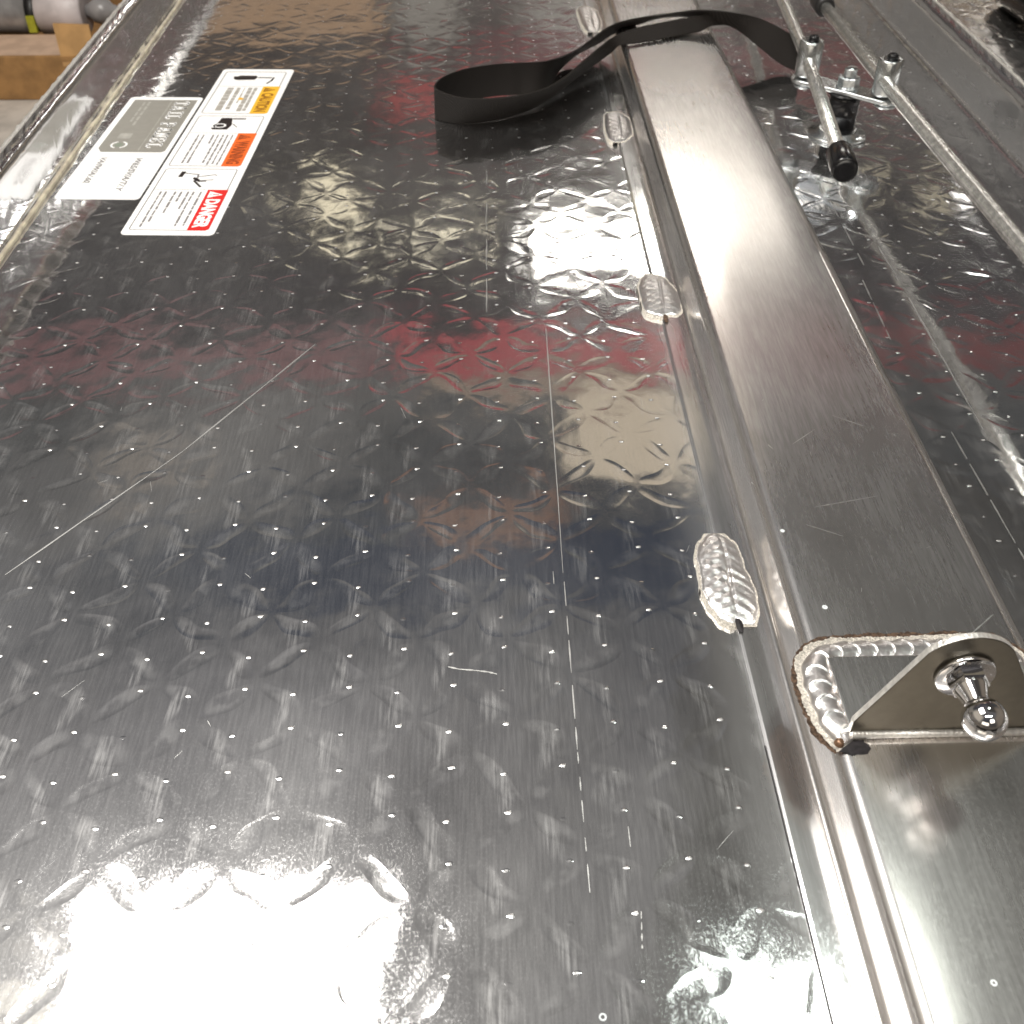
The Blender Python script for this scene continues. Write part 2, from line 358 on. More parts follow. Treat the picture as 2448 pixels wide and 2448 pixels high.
scratch((.0277, .285), (.0274, .205), .0006, dash=((.008, .02), (.002, .006)))
scratch((.0274, .204), (.0276, .150), .0005, dash=((.004, .014), (.003, .006)))
scratch((-.0017, .672), (-.0027, .479), .0007, dash=((.02, .05), (.01, .03)), jit=.0002)
scratch((-.1991, .2941), (-.1440, .372), .0009, jit=.0001)
scratch((-.1440, .372), (-.0931, .4604), .0011, jit=.0001)
scratch((.2345, .50), (.2327, .3801), .0011, jit=.0001)
scratch((.2345, .56), (.2345, .52), .0008)
scratch((.2171, .3785), (.2185, .29), .0009, dash=((.02, .03), (.002, .004)))
scratch((.2140, .52), (.2118, .4583), .0009, dash=((.02, .03), (.002, .004)))
scratch((.2207, .62), (.2196, .5374), .0008, dash=((.02, .03), (.008, .014)))
scratch((.0418, .1751), (.0418, .168), .0006)
scratch((.0427, .1465), (.0417, .1351), .0005, dash=((.002, .003), (.001, .0015)))
scratch((.0235, .291), (.0235, .284), .0005)
pts = [(-.0182, .2425), (-.014, .2412), (-.008, .2405), (-.003, .2396), (0, .2386)]
for a, b in zip(pts, pts[1:]): scratch(a, b, .0008)
for i in range(14):
    x = random.uniform(-.25, .08); y = random.uniform(.13, .42); a = random.gauss(1.5, .5); L = random.uniform(.002, .010)
    scratch((x, y), (x + math.cos(a) * L, y + math.sin(a) * L), random.uniform(.00012, .0003))
def ring(cx, cy, r, t, z=.0002, m=1, n_=20, tgt=None):
    vv = []
    for i in range(n_):
        a = 2 * math.pi * i / n_; vv += [(cx + math.cos(a) * (r - t), cy + math.sin(a) * (r - t), z), (cx + math.cos(a) * r, cy + math.sin(a) * r, z)]
    (tgt or mb).add(vv, [(2 * i, 2 * i + 1, (2 * i + 3) % (2 * n_), (2 * i + 2) % (2 * n_)) for i in range(n_)], m)
ring(.0283, .1159, .0011, .0005, m=2); ring(-.0272, .1159, .0011, .0005, m=2)
MDOT = simple('dried_splash', (.80, .86, .88), .5, 0)
plate = mb.build('diamond_plate_panel', [MP, MSCR, MDOT], lid)

def lip(sgn, X, label):
    h = .045; tk = .0024; m = MB()
    # inner face with rounded foot, jagged bright top edge, outer face
    ny = 420
    cx = X - sgn * RB
    prof = [(cx + sgn * RB * math.sin(R(a)), RB - RB * math.cos(R(a))) for a in (0, 15, 30, 45, 60, 75, 90)] + [(X, .012), (X, .03), (X, h - .0006)]
    v, f = extrude_profile(prof, Y0, Y1, 1); m.add(v, f, 0, True)
    fillet = None
    v = []; f = []
    for j in range(ny + 1):
        y = Y0 + (Y1 - Y0) * j / ny
        k = 0
        ph = (y % .0352) / .0352
        for c_, w_, a_ in ((.2, .05, .0019), (.62, .07, .0010)):
            k += a_ * math.exp(-((ph - c_) / w_) ** 2)
        k += random.uniform(0, .00016)
        v += [(X, y, h - .0006), (X - sgn * k * .6, y, h + k * .5), (X + sgn * tk, y, h + k * .7), (X + sgn * tk, y, h - .001)]
    for j in range(ny):
        for i in range(3): f.append((j * 4 + i, j * 4 + i + 1, (j + 1) * 4 + i + 1, (j + 1) * 4 + i))
    m.add(v, f, 1, True)
    v, f = extrude_profile([(X + sgn * tk, -.002), (X + sgn * tk, h - .001)], Y0, Y1, 1); m.add(v, f, 0)
    return m.build('side_lip', [MLIP, MEDGE], lid, label)
lipL = lip(-1, XL, 'left upright lip of the lid beside the stickers')
lipR = lip(1, XR, 'right upright lip of the lid beyond the steel rods')
# thin cream bead along the left corner
m = MB(); n_ = 160
pts = [(XL + .0022 + random.uniform(-.0003, .0003), Y0 + (Y1 - Y0) * i / n_, .0012 + random.uniform(-.0002, .0002)) for i in range(n_ + 1)]
m.tube(pts, .0015, 10)
m.build('corner_bead', simple('cream_corner_bead', (.86, .78, .60), .3, .5, var=.2, scale=80, bump=.0006, bscale=250), lipL)

# stiffening channel
CL, CRt, CZ, r = .1068, .1850, .025, .0050
def channel_profile():
    p = [(.0926, .0003), (.0926, .0015), (.0935, .0018), (.1030, .0018)]
    p += [(CL - .0025 + .0025 * math.sin(R(a)), .0018 + .0025 - .0025 * math.cos(R(a))) for a in range(0, 91, 15)]
    p += [(CL, CZ - r)]
    p += [(CL + r - r * math.cos(R(a)), CZ - r + r * math.sin(R(a))) for a in range(0, 91, 10)]
    p += [(CL + .02, CZ), (CRt - .02, CZ)]
    p += [(CRt - r + r * math.sin(R(a)), CZ - r + r * math.cos(R(a))) for a in range(0, 91, 10)]
    p += [(CRt, .0043)]
    p += [(CRt + .0025 - .0025 * math.cos(R(a)), .0043 - .0025 * math.sin(R(a))) for a in range(0, 91, 15)]
    p += [(CRt + .0145, .0018), (CRt + .0148, .0003)]
    return p
prof = channel_profile()
iflL = [i for i, p in enumerate(prof) if p[0] <= .1031]
mb = MB()
v, f = extrude_profile(prof[3:], Y0, Y1 - .02, 12); mb.add(v, f, 0, True)
for (p, q, wd) in (((.1055, .3157), (.1062, .3145), .0004), ((.128, .340), (.140, .350), .0003), ((.1661, .232), (.178, .2415), .0006), ((.128, .30), (.155, .306), .0003),
                   ((.122, .29), (.135, .283), .0003), ((.15, .36), (.162, .352), .0003), ((.1175, .34), (.119, .337), .0004), ((.175, .16), (.176, .163), .0005)):
    scratch(p, q, wd, z=CZ + .0001, m=1)
for i in range(18):
    x = random.uniform(.115, .18); y = random.uniform(.1, .4); a = random.gauss(1.4, .4); L = random.uniform(.0008, .004)
    scratch((x, y), (x + math.cos(a) * L, y + math.sin(a) * L), .00015, z=CZ + .0001, m=1)
ring(.1186, .2464, .0010, .0008, z=CZ + .0002, m=2); ring(.1301, .1125, .0009, .0005, z=CZ + .0002, m=2)
ring(.1120, .2865, .0009, .0009, z=CZ + .0002, m=2)
chan = mb.build('stiffening_channel', [MCH, MSCR, MDOT], lid)
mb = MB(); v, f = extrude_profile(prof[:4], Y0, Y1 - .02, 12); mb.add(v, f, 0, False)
v, f = extrude_profile([(.09225, .00025), (.0926, .00028)], Y0, .205, 12); mb.add(v, f, 1, False)  # shadow in the gap under the flange edge, painted as a dark strip
mb.build('flange', [MFL, MSOOTSHADE], chan)

# stitch welds on the flange edge
def stitch(cx, cy, L, W, seed, deep=True):
    rnd = random.Random(seed); na, nb = 120, 72; vv = []; mi = []
    for i in range(na + 1):
        for j in range(nb + 1):
            a = -1 + 2 * i / na; b = -1 + 2 * j / nb
            ang = math.atan2(b, a); sup = (abs(a) ** 2.9 + abs(b) ** 2.5) ** (1 / 2.7)
            wob = .97 + .06 * math.sin(2 * ang + seed * 2.1) + .05 * math.sin(3 * ang + seed) + .025 * math.sin(7 * ang + seed * 2) + .014 * math.sin(17 * ang + seed)
            rr = sup / wob
            core = rr / .92
            h = .0016 * max(0, 1 - core ** 3) ** .6 if core < 1 else 0
            phase = (a * 5.0 + 1.7 * abs(b + .1 * math.sin(a * 5)) ** 1.3) * 1.0
            if core < 1:
                h += 0.00030 * (abs((phase % 1) - .5) * 2) * (1 - core ** 4)
                h -= .0007 * 1.3 * math.exp(-((b - .12 - .06 * math.sin(a * 3)) / .06) ** 2) * (1 - core)
                h += .0002 * math.sin(a * 23 + b * 9 + seed) * (1 - core)
            h += .00014 * rnd.random() if .84 <= rr < 1 else 0
            z = .0021 + h - (.0026 if rr > 1.02 else 0)
            vv.append((cx + b * W / 2 + (a * L / 2) * -.012, cy + a * L / 2, z))
            mi.append(rr)
    ff = []; fm = []
    for i in range(na):
        for j in range(nb):
            k = i * (nb + 1) + j; q = (k, k + nb + 1, k + nb + 2, k + 1)
            av = sum(mi[t] for t in q) / 4
            if av > 1.06: continue
            ff.append(q[::-1]); fm.append(0 if av < .95 else 1)
    o = mesh_obj('stitch_weld', vv, ff, [MWELD, MFROST], lid, True, fm)
    # soot spot in the crater at the near end, heat streak beyond
    m = MB(); k = 14
    pts = [(cx + .0008 + .0013 * math.cos(2 * math.pi * i / k) * (1 + .3 * rnd.random()), cy - L / 2 * .97 + .0036 * math.sin(2 * math.pi * i / k) * (1 + .3 * rnd.random()), .0026) for i in range(k)]
    m.add([(cx + .0008, cy - L / 2 * .97, .0031)] + pts, [(0, i + 1, (i + 1) % k + 1) for i in range(k)], 0)
    if deep: m.build('crater_soot', [MSOOTSHADE if seed == 1 else MSOOT], o)
    return o
for i, (cx, cy, L, W) in enumerate(((.0925, .2835, .052, .0225), (.0938, .502, .050, .0220), (.0945, .740, .058, .0212), (.0935, .985, .075, .021), (.0935, 1.25, .06, .021))):
    stitch(cx, cy, L, W, i + 1, i < 2)

# ------------------------------------------------------------------ bracket with ball stud
br = MB()
YB = .1910; bt = .0024
cx, cz, rr = .1400, .0566, .0158
xl, xr = .1124, .1722
pf = [(xl, CZ + .0001), (xl, CZ + .0075)]
pf += [(cx + rr * math.cos(R(a)), cz + rr * math.sin(R(a))) for a in range(145, 32, -5)]
pf += [(xr, CZ + .0075), (xr, CZ + .0001)]
def prism_y(mb_, pf, y0, y1, m=0, me=0):
    k = len(pf); vv = [(x, y0, z) for x, z in pf] + [(x, y1, z) for x, z in pf]
    mb_.add(vv, [tuple(range(k)), tuple(range(2 * k - 1, k - 1, -1))], m)
    mb_.add(vv, [(i, (i + 1) % k, (i + 1) % k + k, i + k) for i in range(k)], me)
prism_y(br, pf, YB, YB + bt, 0, 1)
bracket = br.build('stud_bracket', [MBR, MEDGE], lid, 'angle bracket with rounded ear welded on the channel top', bevel=.0004)
m = MB(); m.box((xl, YB + bt + .0001, CZ + .0001), (xr, .2215, CZ + .003)); m.build('base_plate', [MCH], bracket, bevel=.0004)
m = MB(); m.tube([(xl + .0005, YB - .0006, CZ + .0016), (xr - .0005, YB - .0006, CZ + .0016)], .0013, 12); m.build('bent_corner', [MEDGE], bracket)
# weld bead round the base
path = [(.1135, .1895), (.1100, .1945), (.1085, .2020), (.1080, .2100), (.1085, .2170), (.1110, .2215), (.1160, .2238), (.1300, .2248), (.1450, .2250), (.1600, .2250), (.1700, .2245), (.1745, .2215), (.1765, .2150), (.1760, .2050), (.1750, .1950)]
def resample(p, n_):
    P = [Vector((*q, 0)) for q in p]; d = [0]
    for a, b in zip(P, P[1:]): d.append(d[-1] + (b - a).length)
    out = []
    for i in range(n_):
        t = d[-1] * i / (n_ - 1); k = max(j for j in range(len(d)) if d[j] <= t + 1e-9); k = min(k, len(P) - 2)
        # catmull rom
        u = (t - d[k]) / (d[k + 1] - d[k]); p0, p1, p2, p3 = P[max(k - 1, 0)], P[k], P[k + 1], P[min(k + 2, len(P) - 1)]
        out.append(.5 * ((2 * p1) + (p2 - p0) * u + (2 * p0 - 5 * p1 + 4 * p2 - p3) * u * u + (3 * p1 - p0 - 3 * p2 + p3) * u ** 3))
    return out
def bead(path, W, H, n_=420, nb=18, z0=CZ, rip=.0030):
    P = resample(path, n_); vv = []; ff = []; acc = 0
    for i, p in enumerate(P):
        if i: acc += (P[i] - P[i - 1]).length
        t = (P[min(i + 1, n_ - 1)] - P[max(i - 1, 0)]).normalized(); s = Vector((-t.y, t.x, 0))
        end = min(1, i / 12, (n_ - 1 - i) / 12) ** .5 if 0 < i < n_ - 1 else .05
        for j in range(nb + 1):
            b = -1 + 2 * j / nb; ww = W / 2 * (.8 + .2 * end) * (1 + .06 * math.sin(acc * 900) + .05 * math.sin(acc * 310))
            ph = acc / rip - .75 * (1 - b * b)
            h = H * math.sqrt(max(0, 1 - b * b)) * (.75 + .25 * end) + .00055 * (1 - abs(b) ** 3) * (1 - (ph % 1)) ** 1.5
            q = p + s * b * ww; vv.append((q.x, q.y, z0 + h * end + .0001))
    for i in range(n_ - 1):
        for j in range(nb):
            k = i * (nb + 1) + j; ff.append((k, k + 1, k + nb + 2, k + nb + 1))
    return vv, ff
def skirt(path, W, z, n_=260, amp=.25, off=0, seed=3):
    rnd = random.Random(seed); P = resample(path, n_); vv = []; ff = []; ra = rb_ = 0
    for i, p in enumerate(P):
        t = (P[min(i + 1, n_ - 1)] - P[max(i - 1, 0)]).normalized(); s = Vector((-t.y, t.x, 0))
        ra = ra * .82 + .36 * (rnd.random() - .5); rb_ = rb_ * .82 + .36 * (rnd.random() - .5); a = 1 + amp * (ra + .25 * (rnd.random() - .5)) ; b = 1 + amp * (rb_ + .25 * (rnd.random() - .5))
        q0 = p + s * (W / 2 * a + off); q1 = p - s * (W / 2 * b - off)
        vv += [(q0.x, q0.y, z), (q1.x, q1.y, z)]
    ff = [(2 * i, 2 * i + 1, 2 * i + 3, 2 * i + 2) for i in range(n_ - 1)]
    return vv, ff
v, f = bead(path, .0104, .0026, rip=.0062)
bw = mesh_obj('weld_bead', v, f, MWELD, bracket, True)
m = MB()
v, f = skirt(path, .0166, CZ + .00016, amp=.22, off=.0004); m.add(v, f, 0)
v, f = skirt(path, .0148, CZ + .00030, amp=.24, off=.0, seed=5); m.add(v, f, 1)
v, f = skirt(path, .0100, CZ + .0032, amp=.2, off=-.0008, seed=6); 
m.build('scorched_rim', [MSOOT, MFROST], bw)
m = MB(); k = 22; cxs, cys = .1125, .1868
rnd = random.Random(4)
pts = [(cxs + .0062 * math.cos(2 * math.pi * i / k) * (.8 + .3 * rnd.random()), cys + .0030 * math.sin(2 * math.pi * i / k) * (.8 + .35 * rnd.random()), CZ + .00025) for i in range(k)]
m.add([(cxs, cys, CZ + .0003)] + pts, [(0, i + 1, (i + 1) % k + 1) for i in range(k)], 0)
m.build('burn_mark', [MSOOTSHADE], bw)
m = MB(); m.lathe((.1085, .1880, CZ - .0008), (0, 0, 1), [(.0002, 0), (.0012, .0004), (.0017, .0014), (.0013, .0026), (.0003, .003)], 16)
m.build('spatter_ball', [simple('brown_spatter', (.22, .13, .08), .35, .6)], bw)
# ball stud: washer, hex, cone, ball pointing at the camera side
sx, sz = .1405, .0560
m = MB()
m.lathe((sx, YB - .0001, sz), (0, -1, 0), [(.0030, 0), (.0088, 0), (.0090, .0003), (.0090, .0012), (.0086, .0016), (.003, .0016)], 40)
m.lathe((sx, YB + bt, sz), (0, 1, 0), [(.0075, 0), (.0075, .004), (.006, .005), (.0035, .005), (.0035, .009)], 6, sm=False)
stud = m.build('ball_stud', [MCHROME], bracket, 'chrome ball stud bolted through the bracket ear')
m = MB()
m.lathe((sx, YB - .0017, sz), (0, -1, 0), [(.0058, 0), (.0062, .0004), (.0062, .0030), (.0054, .0036)], 6, sm=False, phase=.3)
m.lathe((sx, YB - .0052, sz), (0, -1, 0), [(.0051, 0), (.0048, .0008), (.0034, .0055), (.0032, .0070)], 36)
cy0 = YB - .0052 - .0114
prof_b = [(0.0064 * math.sin(R(a)), .0064 * (1 - math.cos(R(a)))) for a in range(22, 181, 8)]
m.lathe((sx, cy0 + .0064, sz), (0, -1, 0), prof_b[:-1] + [(.0004, .0128)], 40)
sh = m.build('stud_shank', [MCHROME], bracket)

# ------------------------------------------------------------------ stickers (parts of the lid), frame: s = reading direction, t = up
def text_mesh(txt, size, bold=0., shear=0.):
    c = bpy.data.curves.new('txt', 'FONT'); c.body = txt; c.size = size; c.offset = bold; c.shear = shear; c.resolution_u = 3
    o = bpy.data.objects.new('txt', c); COL.objects.link(o)
    dg = bpy.context.evaluated_depsgraph_get(); me = bpy.data.meshes.new_from_object(o.evaluated_get(dg))
    vs = [tuple(v_.co) for v_ in me.vertices]; fs = [tuple(p.vertices) for p in me.polygons]
    bpy.data.objects.remove(o); bpy.data.curves.remove(c); bpy.data.meshes.remove(me)
    return vs, fs
class Sticker:
    def __init__(s, O, name, L, W, label):
        s.O = Vector((*O, 0)); s.ex = Vector((-.0420, -.99912, 0)); s.ey = Vector((.99912, -.0420, 0)); s.m = MB(); s.name = name
        s.z = .00035
        pts = s.rr(0, 0, L, W, .0035); k = len(pts)
        s.m.add([s.P(a, b, .0002) for a, b in pts] + [s.P(a, b, 0) for a, b in pts], [tuple(range(k))] + [(i, i + k, (i + 1) % k + k, (i + 1) % k) for i in range(k)])
        s.base = s.m.build(name, [MWHITE], lid, label)
    def P(s, a, b, z): q = s.O + s.ex * a + s.ey * b; return (q.x, q.y, z)
    def rr(s, a0, b0, a1, b1, r_, n_=5):
        out = []
        for cx_, cy_, st in ((a1 - r_, b1 - r_, 0), (a0 + r_, b1 - r_, 90), (a0 + r_, b0 + r_, 180), (a1 - r_, b0 + r_, 270)):
            for i in range(n_ + 1):
                t = R(st + 90 * i / n_); out.append((cx_ + r_ * math.cos(t), cy_ + r_ * math.sin(t)))
        return out
    def poly(s, mb_, pts, z=0, m=0): mb_.add([s.P(a, b, s.z + z) for a, b in pts], [tuple(range(len(pts)))], m)
    def rect(s, mb_, a0, b0, a1, b1, z=0, m=0): s.poly(mb_, [(a0, b0), (a1, b0), (a1, b1), (a0, b1)], z, m)
    def frame(s, mb_, a0, b0, a1, b1, r_, t, z=0, m=0):
        o = s.rr(a0, b0, a1, b1, r_); i_ = s.rr(a0 + t, b0 + t, a1 - t, b1 - t, max(r_ - t, .0003)); k = len(o)
        mb_.add([s.P(a, b, s.z + z) for a, b in o + i_], [(i, (i + 1) % k, (i + 1) % k + k, i + k) for i in range(k)], m)
    def text(s, mb_, txt, a, b, size, fit=None, bold=0., z=0, m=0, shear=0):
        vs, fs = text_mesh(txt, size, bold, shear); x0 = min(v_[0] for v_ in vs); x1 = max(v_[0] for v_ in vs); y0_ = min(v_[1] for v_ in vs)
        k = fit / (x1 - x0) if fit else 1
        mb_.add([s.P(a + (v_[0] - x0) * k, b + (v_[1]) * 1, s.z + z) for v_ in vs], fs, m)
    def stroke(s, mb_, pts, wd, z=0, m=0):
        for p, q in zip(pts, pts[1:]):
            p = Vector(p); q = Vector(q); d = (q - p).normalized() * wd / 2; n2 = Vector((-d.y, d.x))
            s.poly(mb_, [tuple(p - d - n2), tuple(q + d - n2), tuple(q + d + n2), tuple(p - d + n2)], z, m)
mmx = .001
S1 = Sticker((-.2160, .8700), 'hazard_sticker', .2850, .0580, 'long white sticker with red, orange and yellow warning headers')
pr_ = MB()
panels = ((6, 93.5, 38.2, 0), (98, 186.3, 130.0, 1), (190.5, 279.3, 222.6, 2))
for a0, a1, div, k in panels:
    S1.frame(pr_, a0 * mmx, .0035, a1 * mmx, .0530, .0025, .0007)
    S1.rect(pr_, (div - .2) * mmx, .0045, (div + .2) * mmx, .0395)
# body text lines: rows below the header, ragged
rl = random.Random(11)
rows = {0: [(33.5, 36), (29, 32.4), (25.6, 26.6), (20, 23), (12.5, 17.5)], 1: [36, 32.5, 29, 25.5, 22, 15, 11.3], 2: [35.5, 30.5, 27, 22.5, 18.5, 12.5, 9]}
ends = {0: [90, 89, 75, 88, 90], 1: [184, 183, 184, 184, 150, 182, 184], 2: [273, 274, 252, 240, 256, 268, 275]}
for k, (a0, a1, div, _) in enumerate(panels):
    for row, en in zip(rows[k], ends[k]):
        b0, b1 = row if isinstance(row, tuple) else (row, row + 1.3)
        a = div + 3
        while a < en - 2:
            L = rl.uniform(3.5, 11); L = min(L, en - a)
            S1.rect(pr_, a * mmx, (b0 + rl.uniform(-.12, .12)) * mmx, (a + L) * mmx, (b1 + rl.uniform(-.25, .2)) * mmx, 0, 1 if k == 0 else 0)
            a += L + rl.uniform(.7, 1.3)
S1.poly(pr_, S1.rr(.062, .0255, .0665, .0295, .0019), .00006, 2)
pr_.build('fine_print', [MLINE, MLINE2, MYEL], S1.base)
for (a0, a1, mat, txt, mt, nm) in ((38.2, 93.6, MYEL, 'CAUTION', MINKB, 'yellow'), (130, 186.4, MORG, 'WARNING', simple('dark_orange_ink', (.28, .05, .01), .4), 'orange'), (222.6, 279.4, MREDP, 'DANGER', MWHITE, 'red')):
    q = MB(); bl = .0400
    S1.poly(q, [(a0 * mmx, bl), (a1 * mmx, bl), (a1 * mmx, .0515), (a1 * mmx - .0018, .0535), (a0 * mmx, .0535)], .00004, 0)
    ta = a0 * mmx + .0025
    S1.poly(q, [(ta, .0420), (ta + .0095, .0420), (ta + .00475, .0515)], .00008, 1)
    S1.rect(q, ta + .0042, .0448, ta + .0053, .0488, .00012, 0); S1.rect(q, ta + .0042, .0430, ta + .0053, .0440, .00012, 0)
    S1.text(q, txt, ta + .0115, .0428, .0118, fit=(a1 - a0) * mmx - .0175, bold=.0006, z=.00008, m=1)
    q.build('header_band', [mat, mt], S1.base, nm + ' header band reading ' + txt)
pc = MB()
S1.poly(pc, [(.0165, .0118), (.0165, .0150), (.0145, .0170), (.0148, .0300), (.0180, .0315), (.0235, .0300), (.0245, .0160), (.0225, .0130)], 0, 0)
S1.stroke(pc, [(.0188, .0330), (.0190, .0420)], .0018); S1.stroke(pc, [(.0190, .0445), (.0250, .0440), (.0310, .0415)], .0016)
pc.build('hazard_pictogram', [MINK, MWHITE, MLINE], S1.base, 'pictogram of a black cylinder with a handle'); pc = MB()
S1.poly(pc, [(.1020, .0215), (.1020, .0295), (.1150, .0318), (.1235, .0300), (.1235, .0190), (.1190, .0170), (.1120, .0205)], 0, 0)
for a in range(0, 360, 24):
    S1.poly(pc, [(.1165 + .0040 * math.cos(R(t)), .0232 + .0050 * math.sin(R(t))) for t in (a, a + 26)] + [(.1165 + .0026 * math.cos(R(t)), .0232 + .0034 * math.sin(R(t))) for t in (a + 26, a)], .00004, 1)
S1.poly(pc, S1.rr(.1125, .0150, .1205, .0205, .0024), .00004, 1); S1.rect(pc, .1020, .0300, .1050, .0400, 0, 2); S1.stroke(pc, [(.1135, .0325), (.1190, .0362)], .0010, 0, 2)
pc.build('hazard_pictogram', [MINK, MWHITE, MLINE], S1.base, 'pictogram of a black block with a wheel'); pc = MB()
S1.stroke(pc, [(.2020, .0165), (.1965, .0170)], .0030, 0, 0)
S1.stroke(pc, [(.1975, .0185), (.1995, .0280), (.2055, .0285)], .0012, 0, 2)
S1.poly(pc, [(.2035, .0262), (.2060, .0255), (.2095, .0285), (.2105, .0315), (.2070, .0305)], 0, 0)
S1.stroke(pc, [(.2095, .0275), (.2180, .0335)], .0016, 0, 0)
S1.stroke(pc, [(.2030, .0290), (.2010, .0350), (.1995, .0390), (.2005, .0405)], .0010, 0, 2); S1.stroke(pc, [(.2085, .0310), (.2075, .0395)], .0010, 0, 2); S1.stroke(pc, [(.2100, .0310), (.2095, .0345)], .0022, 0, 2)
pc.build('hazard_pictogram', [MINK, MWHITE, MLINE], S1.base, 'pictogram of bent limbs and a small hammer shape')

S2 = Sticker((-.2766, .8108), 'part_name_sticker', .1755, .0562, 'white sticker with a grey block reading TAIL PANEL')
g = MB()
S2.poly(g, [(.006, .0045), (.096, .0045), (.1025, .0080), (.1025, .0510), (.100, .0530), (.006, .0530)], 0, 0)
g2 = g
# slab serif capitals drawn as strokes
GL = {'T': ([((.5, 0), (.5, 1)), ((.05, 1), (.95, 1)), ((.05, 1), (.05, .78)), ((.95, 1), (.95, .78)), ((.3, 0), (.7, 0))]),
      'A': ([((.12, 0), (.5, 1)), ((.5, 1), (.88, 0)), ((.28, .35), (.72, .35)), ((-.02, 0), (.26, 0)), ((.74, 0), (1.02, 0))]),
      'I': ([((.5, 0), (.5, 1)), ((.25, 1), (.75, 1)), ((.25, 0), (.75, 0))]),
      'L': ([((.25, 0), (.25, 1)), ((.05, 1), (.5, 1)), ((.05, 0), (.9, 0)), ((.9, 0), (.9, .28))]),
      'P': ([((.2, 0), (.2, 1)), ((.02, 1), (.7, 1)), ((.7, 1), (.88, .85)), ((.88, .85), (.88, .62)), ((.88, .62), (.7, .48)), ((.7, .48), (.2, .48)), ((.02, 0), (.42, 0))]),
      'N': ([((.18, 0), (.18, 1)), ((.18, 1), (.82, 0)), ((.82, 0), (.82, 1)), ((.0, 0), (.34, 0)), ((.0, 1), (.2, 1)), ((.66, 1), (1, 1))]),
      'E': ([((.2, 0), (.2, 1)), ((.02, 1), (.88, 1)), ((.02, 0), (.9, 0)), ((.2, .52), (.65, .52)), ((.88, 1), (.88, .78)), ((.9, 0), (.9, .25)), ((.65, .42), (.65, .62))]), ' ': []}
a = .0092; cw = .0076
for ch in 'TAIL PANEL':
    if ch == ' ': a += .0050; continue
    for (p, q) in GL[ch]:
        thick = .0021 if abs(p[0] - q[0]) < .45 * abs(p[1] - q[1]) + .2 and abs(p[1] - q[1]) > .5 else .0013
        S2.stroke(g, [(a + p[0] * cw, 0.0378 + p[1] * .0098), (a + q[0] * cw, 0.0378 + q[1] * .0098)], thick, .00005, 1)
    a += cw * 1.23 if ch != 'I' else cw * 1.05
S2.rect(g, .008, .0335, .1000, .0342, .00005, 2)
for k in range(5): S2.rect(g, .0100 + k * .0095, .0165, .0100 + k * .0095 + .0075, .0182, .00005, 2)
for k in range(4): S2.rect(g, .0105 + k * .010, .0128, .0105 + k * .010 + .0080, .0142, .00005, 2)
S2.poly(g, S2.rr(.0700, .0125, .0795, .0220, .0012), .00005, 2)
for a0, a1 in ((20, 160), (200, 340)):
    for t in range(a0, a1, 14):
        S2.poly(g, [(.0905 + .0060 * math.cos(R(q)), .0175 + .0060 * math.sin(R(q))) for q in (t, t + 15)] + [(.0905 + .0046 * math.cos(R(q)), .0175 + .0046 * math.sin(R(q))) for q in (t + 15, t)], .00005, 1)
S2.poly(g, S2.rr(.0872, .0142, .0938, .0208, .0032), .00006, 3)
g.build('grey_title_block', [MGREY, MWHITE, simple('light_grey_print', (.36, .35, .32), .4), simple('greenish_grey_print', (.22, .25, .20), .4)], S2.base)
g = MB()
S2.text(g, 'VA/IW/A/.60.', .1118, .0118, .0062, fit=.041, bold=.00018, m=0, shear=.3)
S2.text(g, "W65/SV/A/T/.Y", .1125, .0366, .0064, fit=.052, bold=.00018, m=0, shear=.3)
g.build('typed_code_lines', [MLINE], S2.base)

# ------------------------------------------------------------------ latch linkage
lk = empty('latch_linkage', (0, 0, 0), 'steel latch linkage with two round rods joined to a short rocker plate', 'latch linkage')
A = Vector((.2290, .7500)); B = Vector((.2762, .7110)); P0 = Vector((.2540, .7300))
# mounting plate ring on the sheet and black post
m = MB(); m.lathe((P0.x - .002, P0.y - .004, .0002), (0, 0, 1), [(.012, 0), (.0205, 0), (.0208, .0008), (.0202, .0020), (.0150, .0022), (.0145, .0045), (.0120, .0048)], 40)
m.lathe((P0.x + .012, P0.y - .016, .0004), (0, 0, 1), [(.0032, 0), (.0034, .002), (.0022, .0036)], 16)
m.build('mounting_ring', [MZINC], lk)
m = MB(); m.lathe((P0.x, P0.y, .0048), (0, 0, 1), [(.0105, 0), (.0105, .020), (.0095, .0235)], 40)
m.lathe((P0.x, P0.y, .0286), (0, 0, 1), [(.0125, -.0002), (.0125, .0010)], 40)
m.build('black_post', [MBLK], lk)
m = MB(); d = (B - A).normalized(); n2 = Vector((-d.y, d.x)); out = []
def dog(rE, wM, z0, z1, m_):
    out = []
    L = (B - A).length; k = 14
    for i in range(k + 1):
        t = R(90 + 180 * i / k); out.append(A + d * rE * math.cos(t) + n2 * rE * math.sin(t))
    out += [A + d * L * .35 - n2 * wM, A + d * L * .65 - n2 * wM]
    for i in range(k + 1):
        t = R(-90 + 180 * i / k); out.append(B + d * rE * math.cos(t) + n2 * rE * math.sin(t))
    out += [A + d * L * .65 + n2 * wM, A + d * L * .35 + n2 * wM]
    K = len(out); m.add([(p.x, p.y, z1) for p in out] + [(p.x, p.y, z0) for p in out], [tuple(range(K)), tuple(range(2 * K - 1, K - 1, -1))] + [(i, i + K, (i + 1) % K + K, (i + 1) % K) for i in range(K)], m_)
dog(.0100, .0088, .0298, .0325, 0)
for p in (A, B): m.lathe((p.x, p.y, .0262), (0, 0, 1), [(.0072, 0), (.0078, .0006), (.0078, .0016), (.0058, .0018), (.0058, .0037)], 28)
m.build('rocker_plate', [MZINC], lk, bevel=.0005)
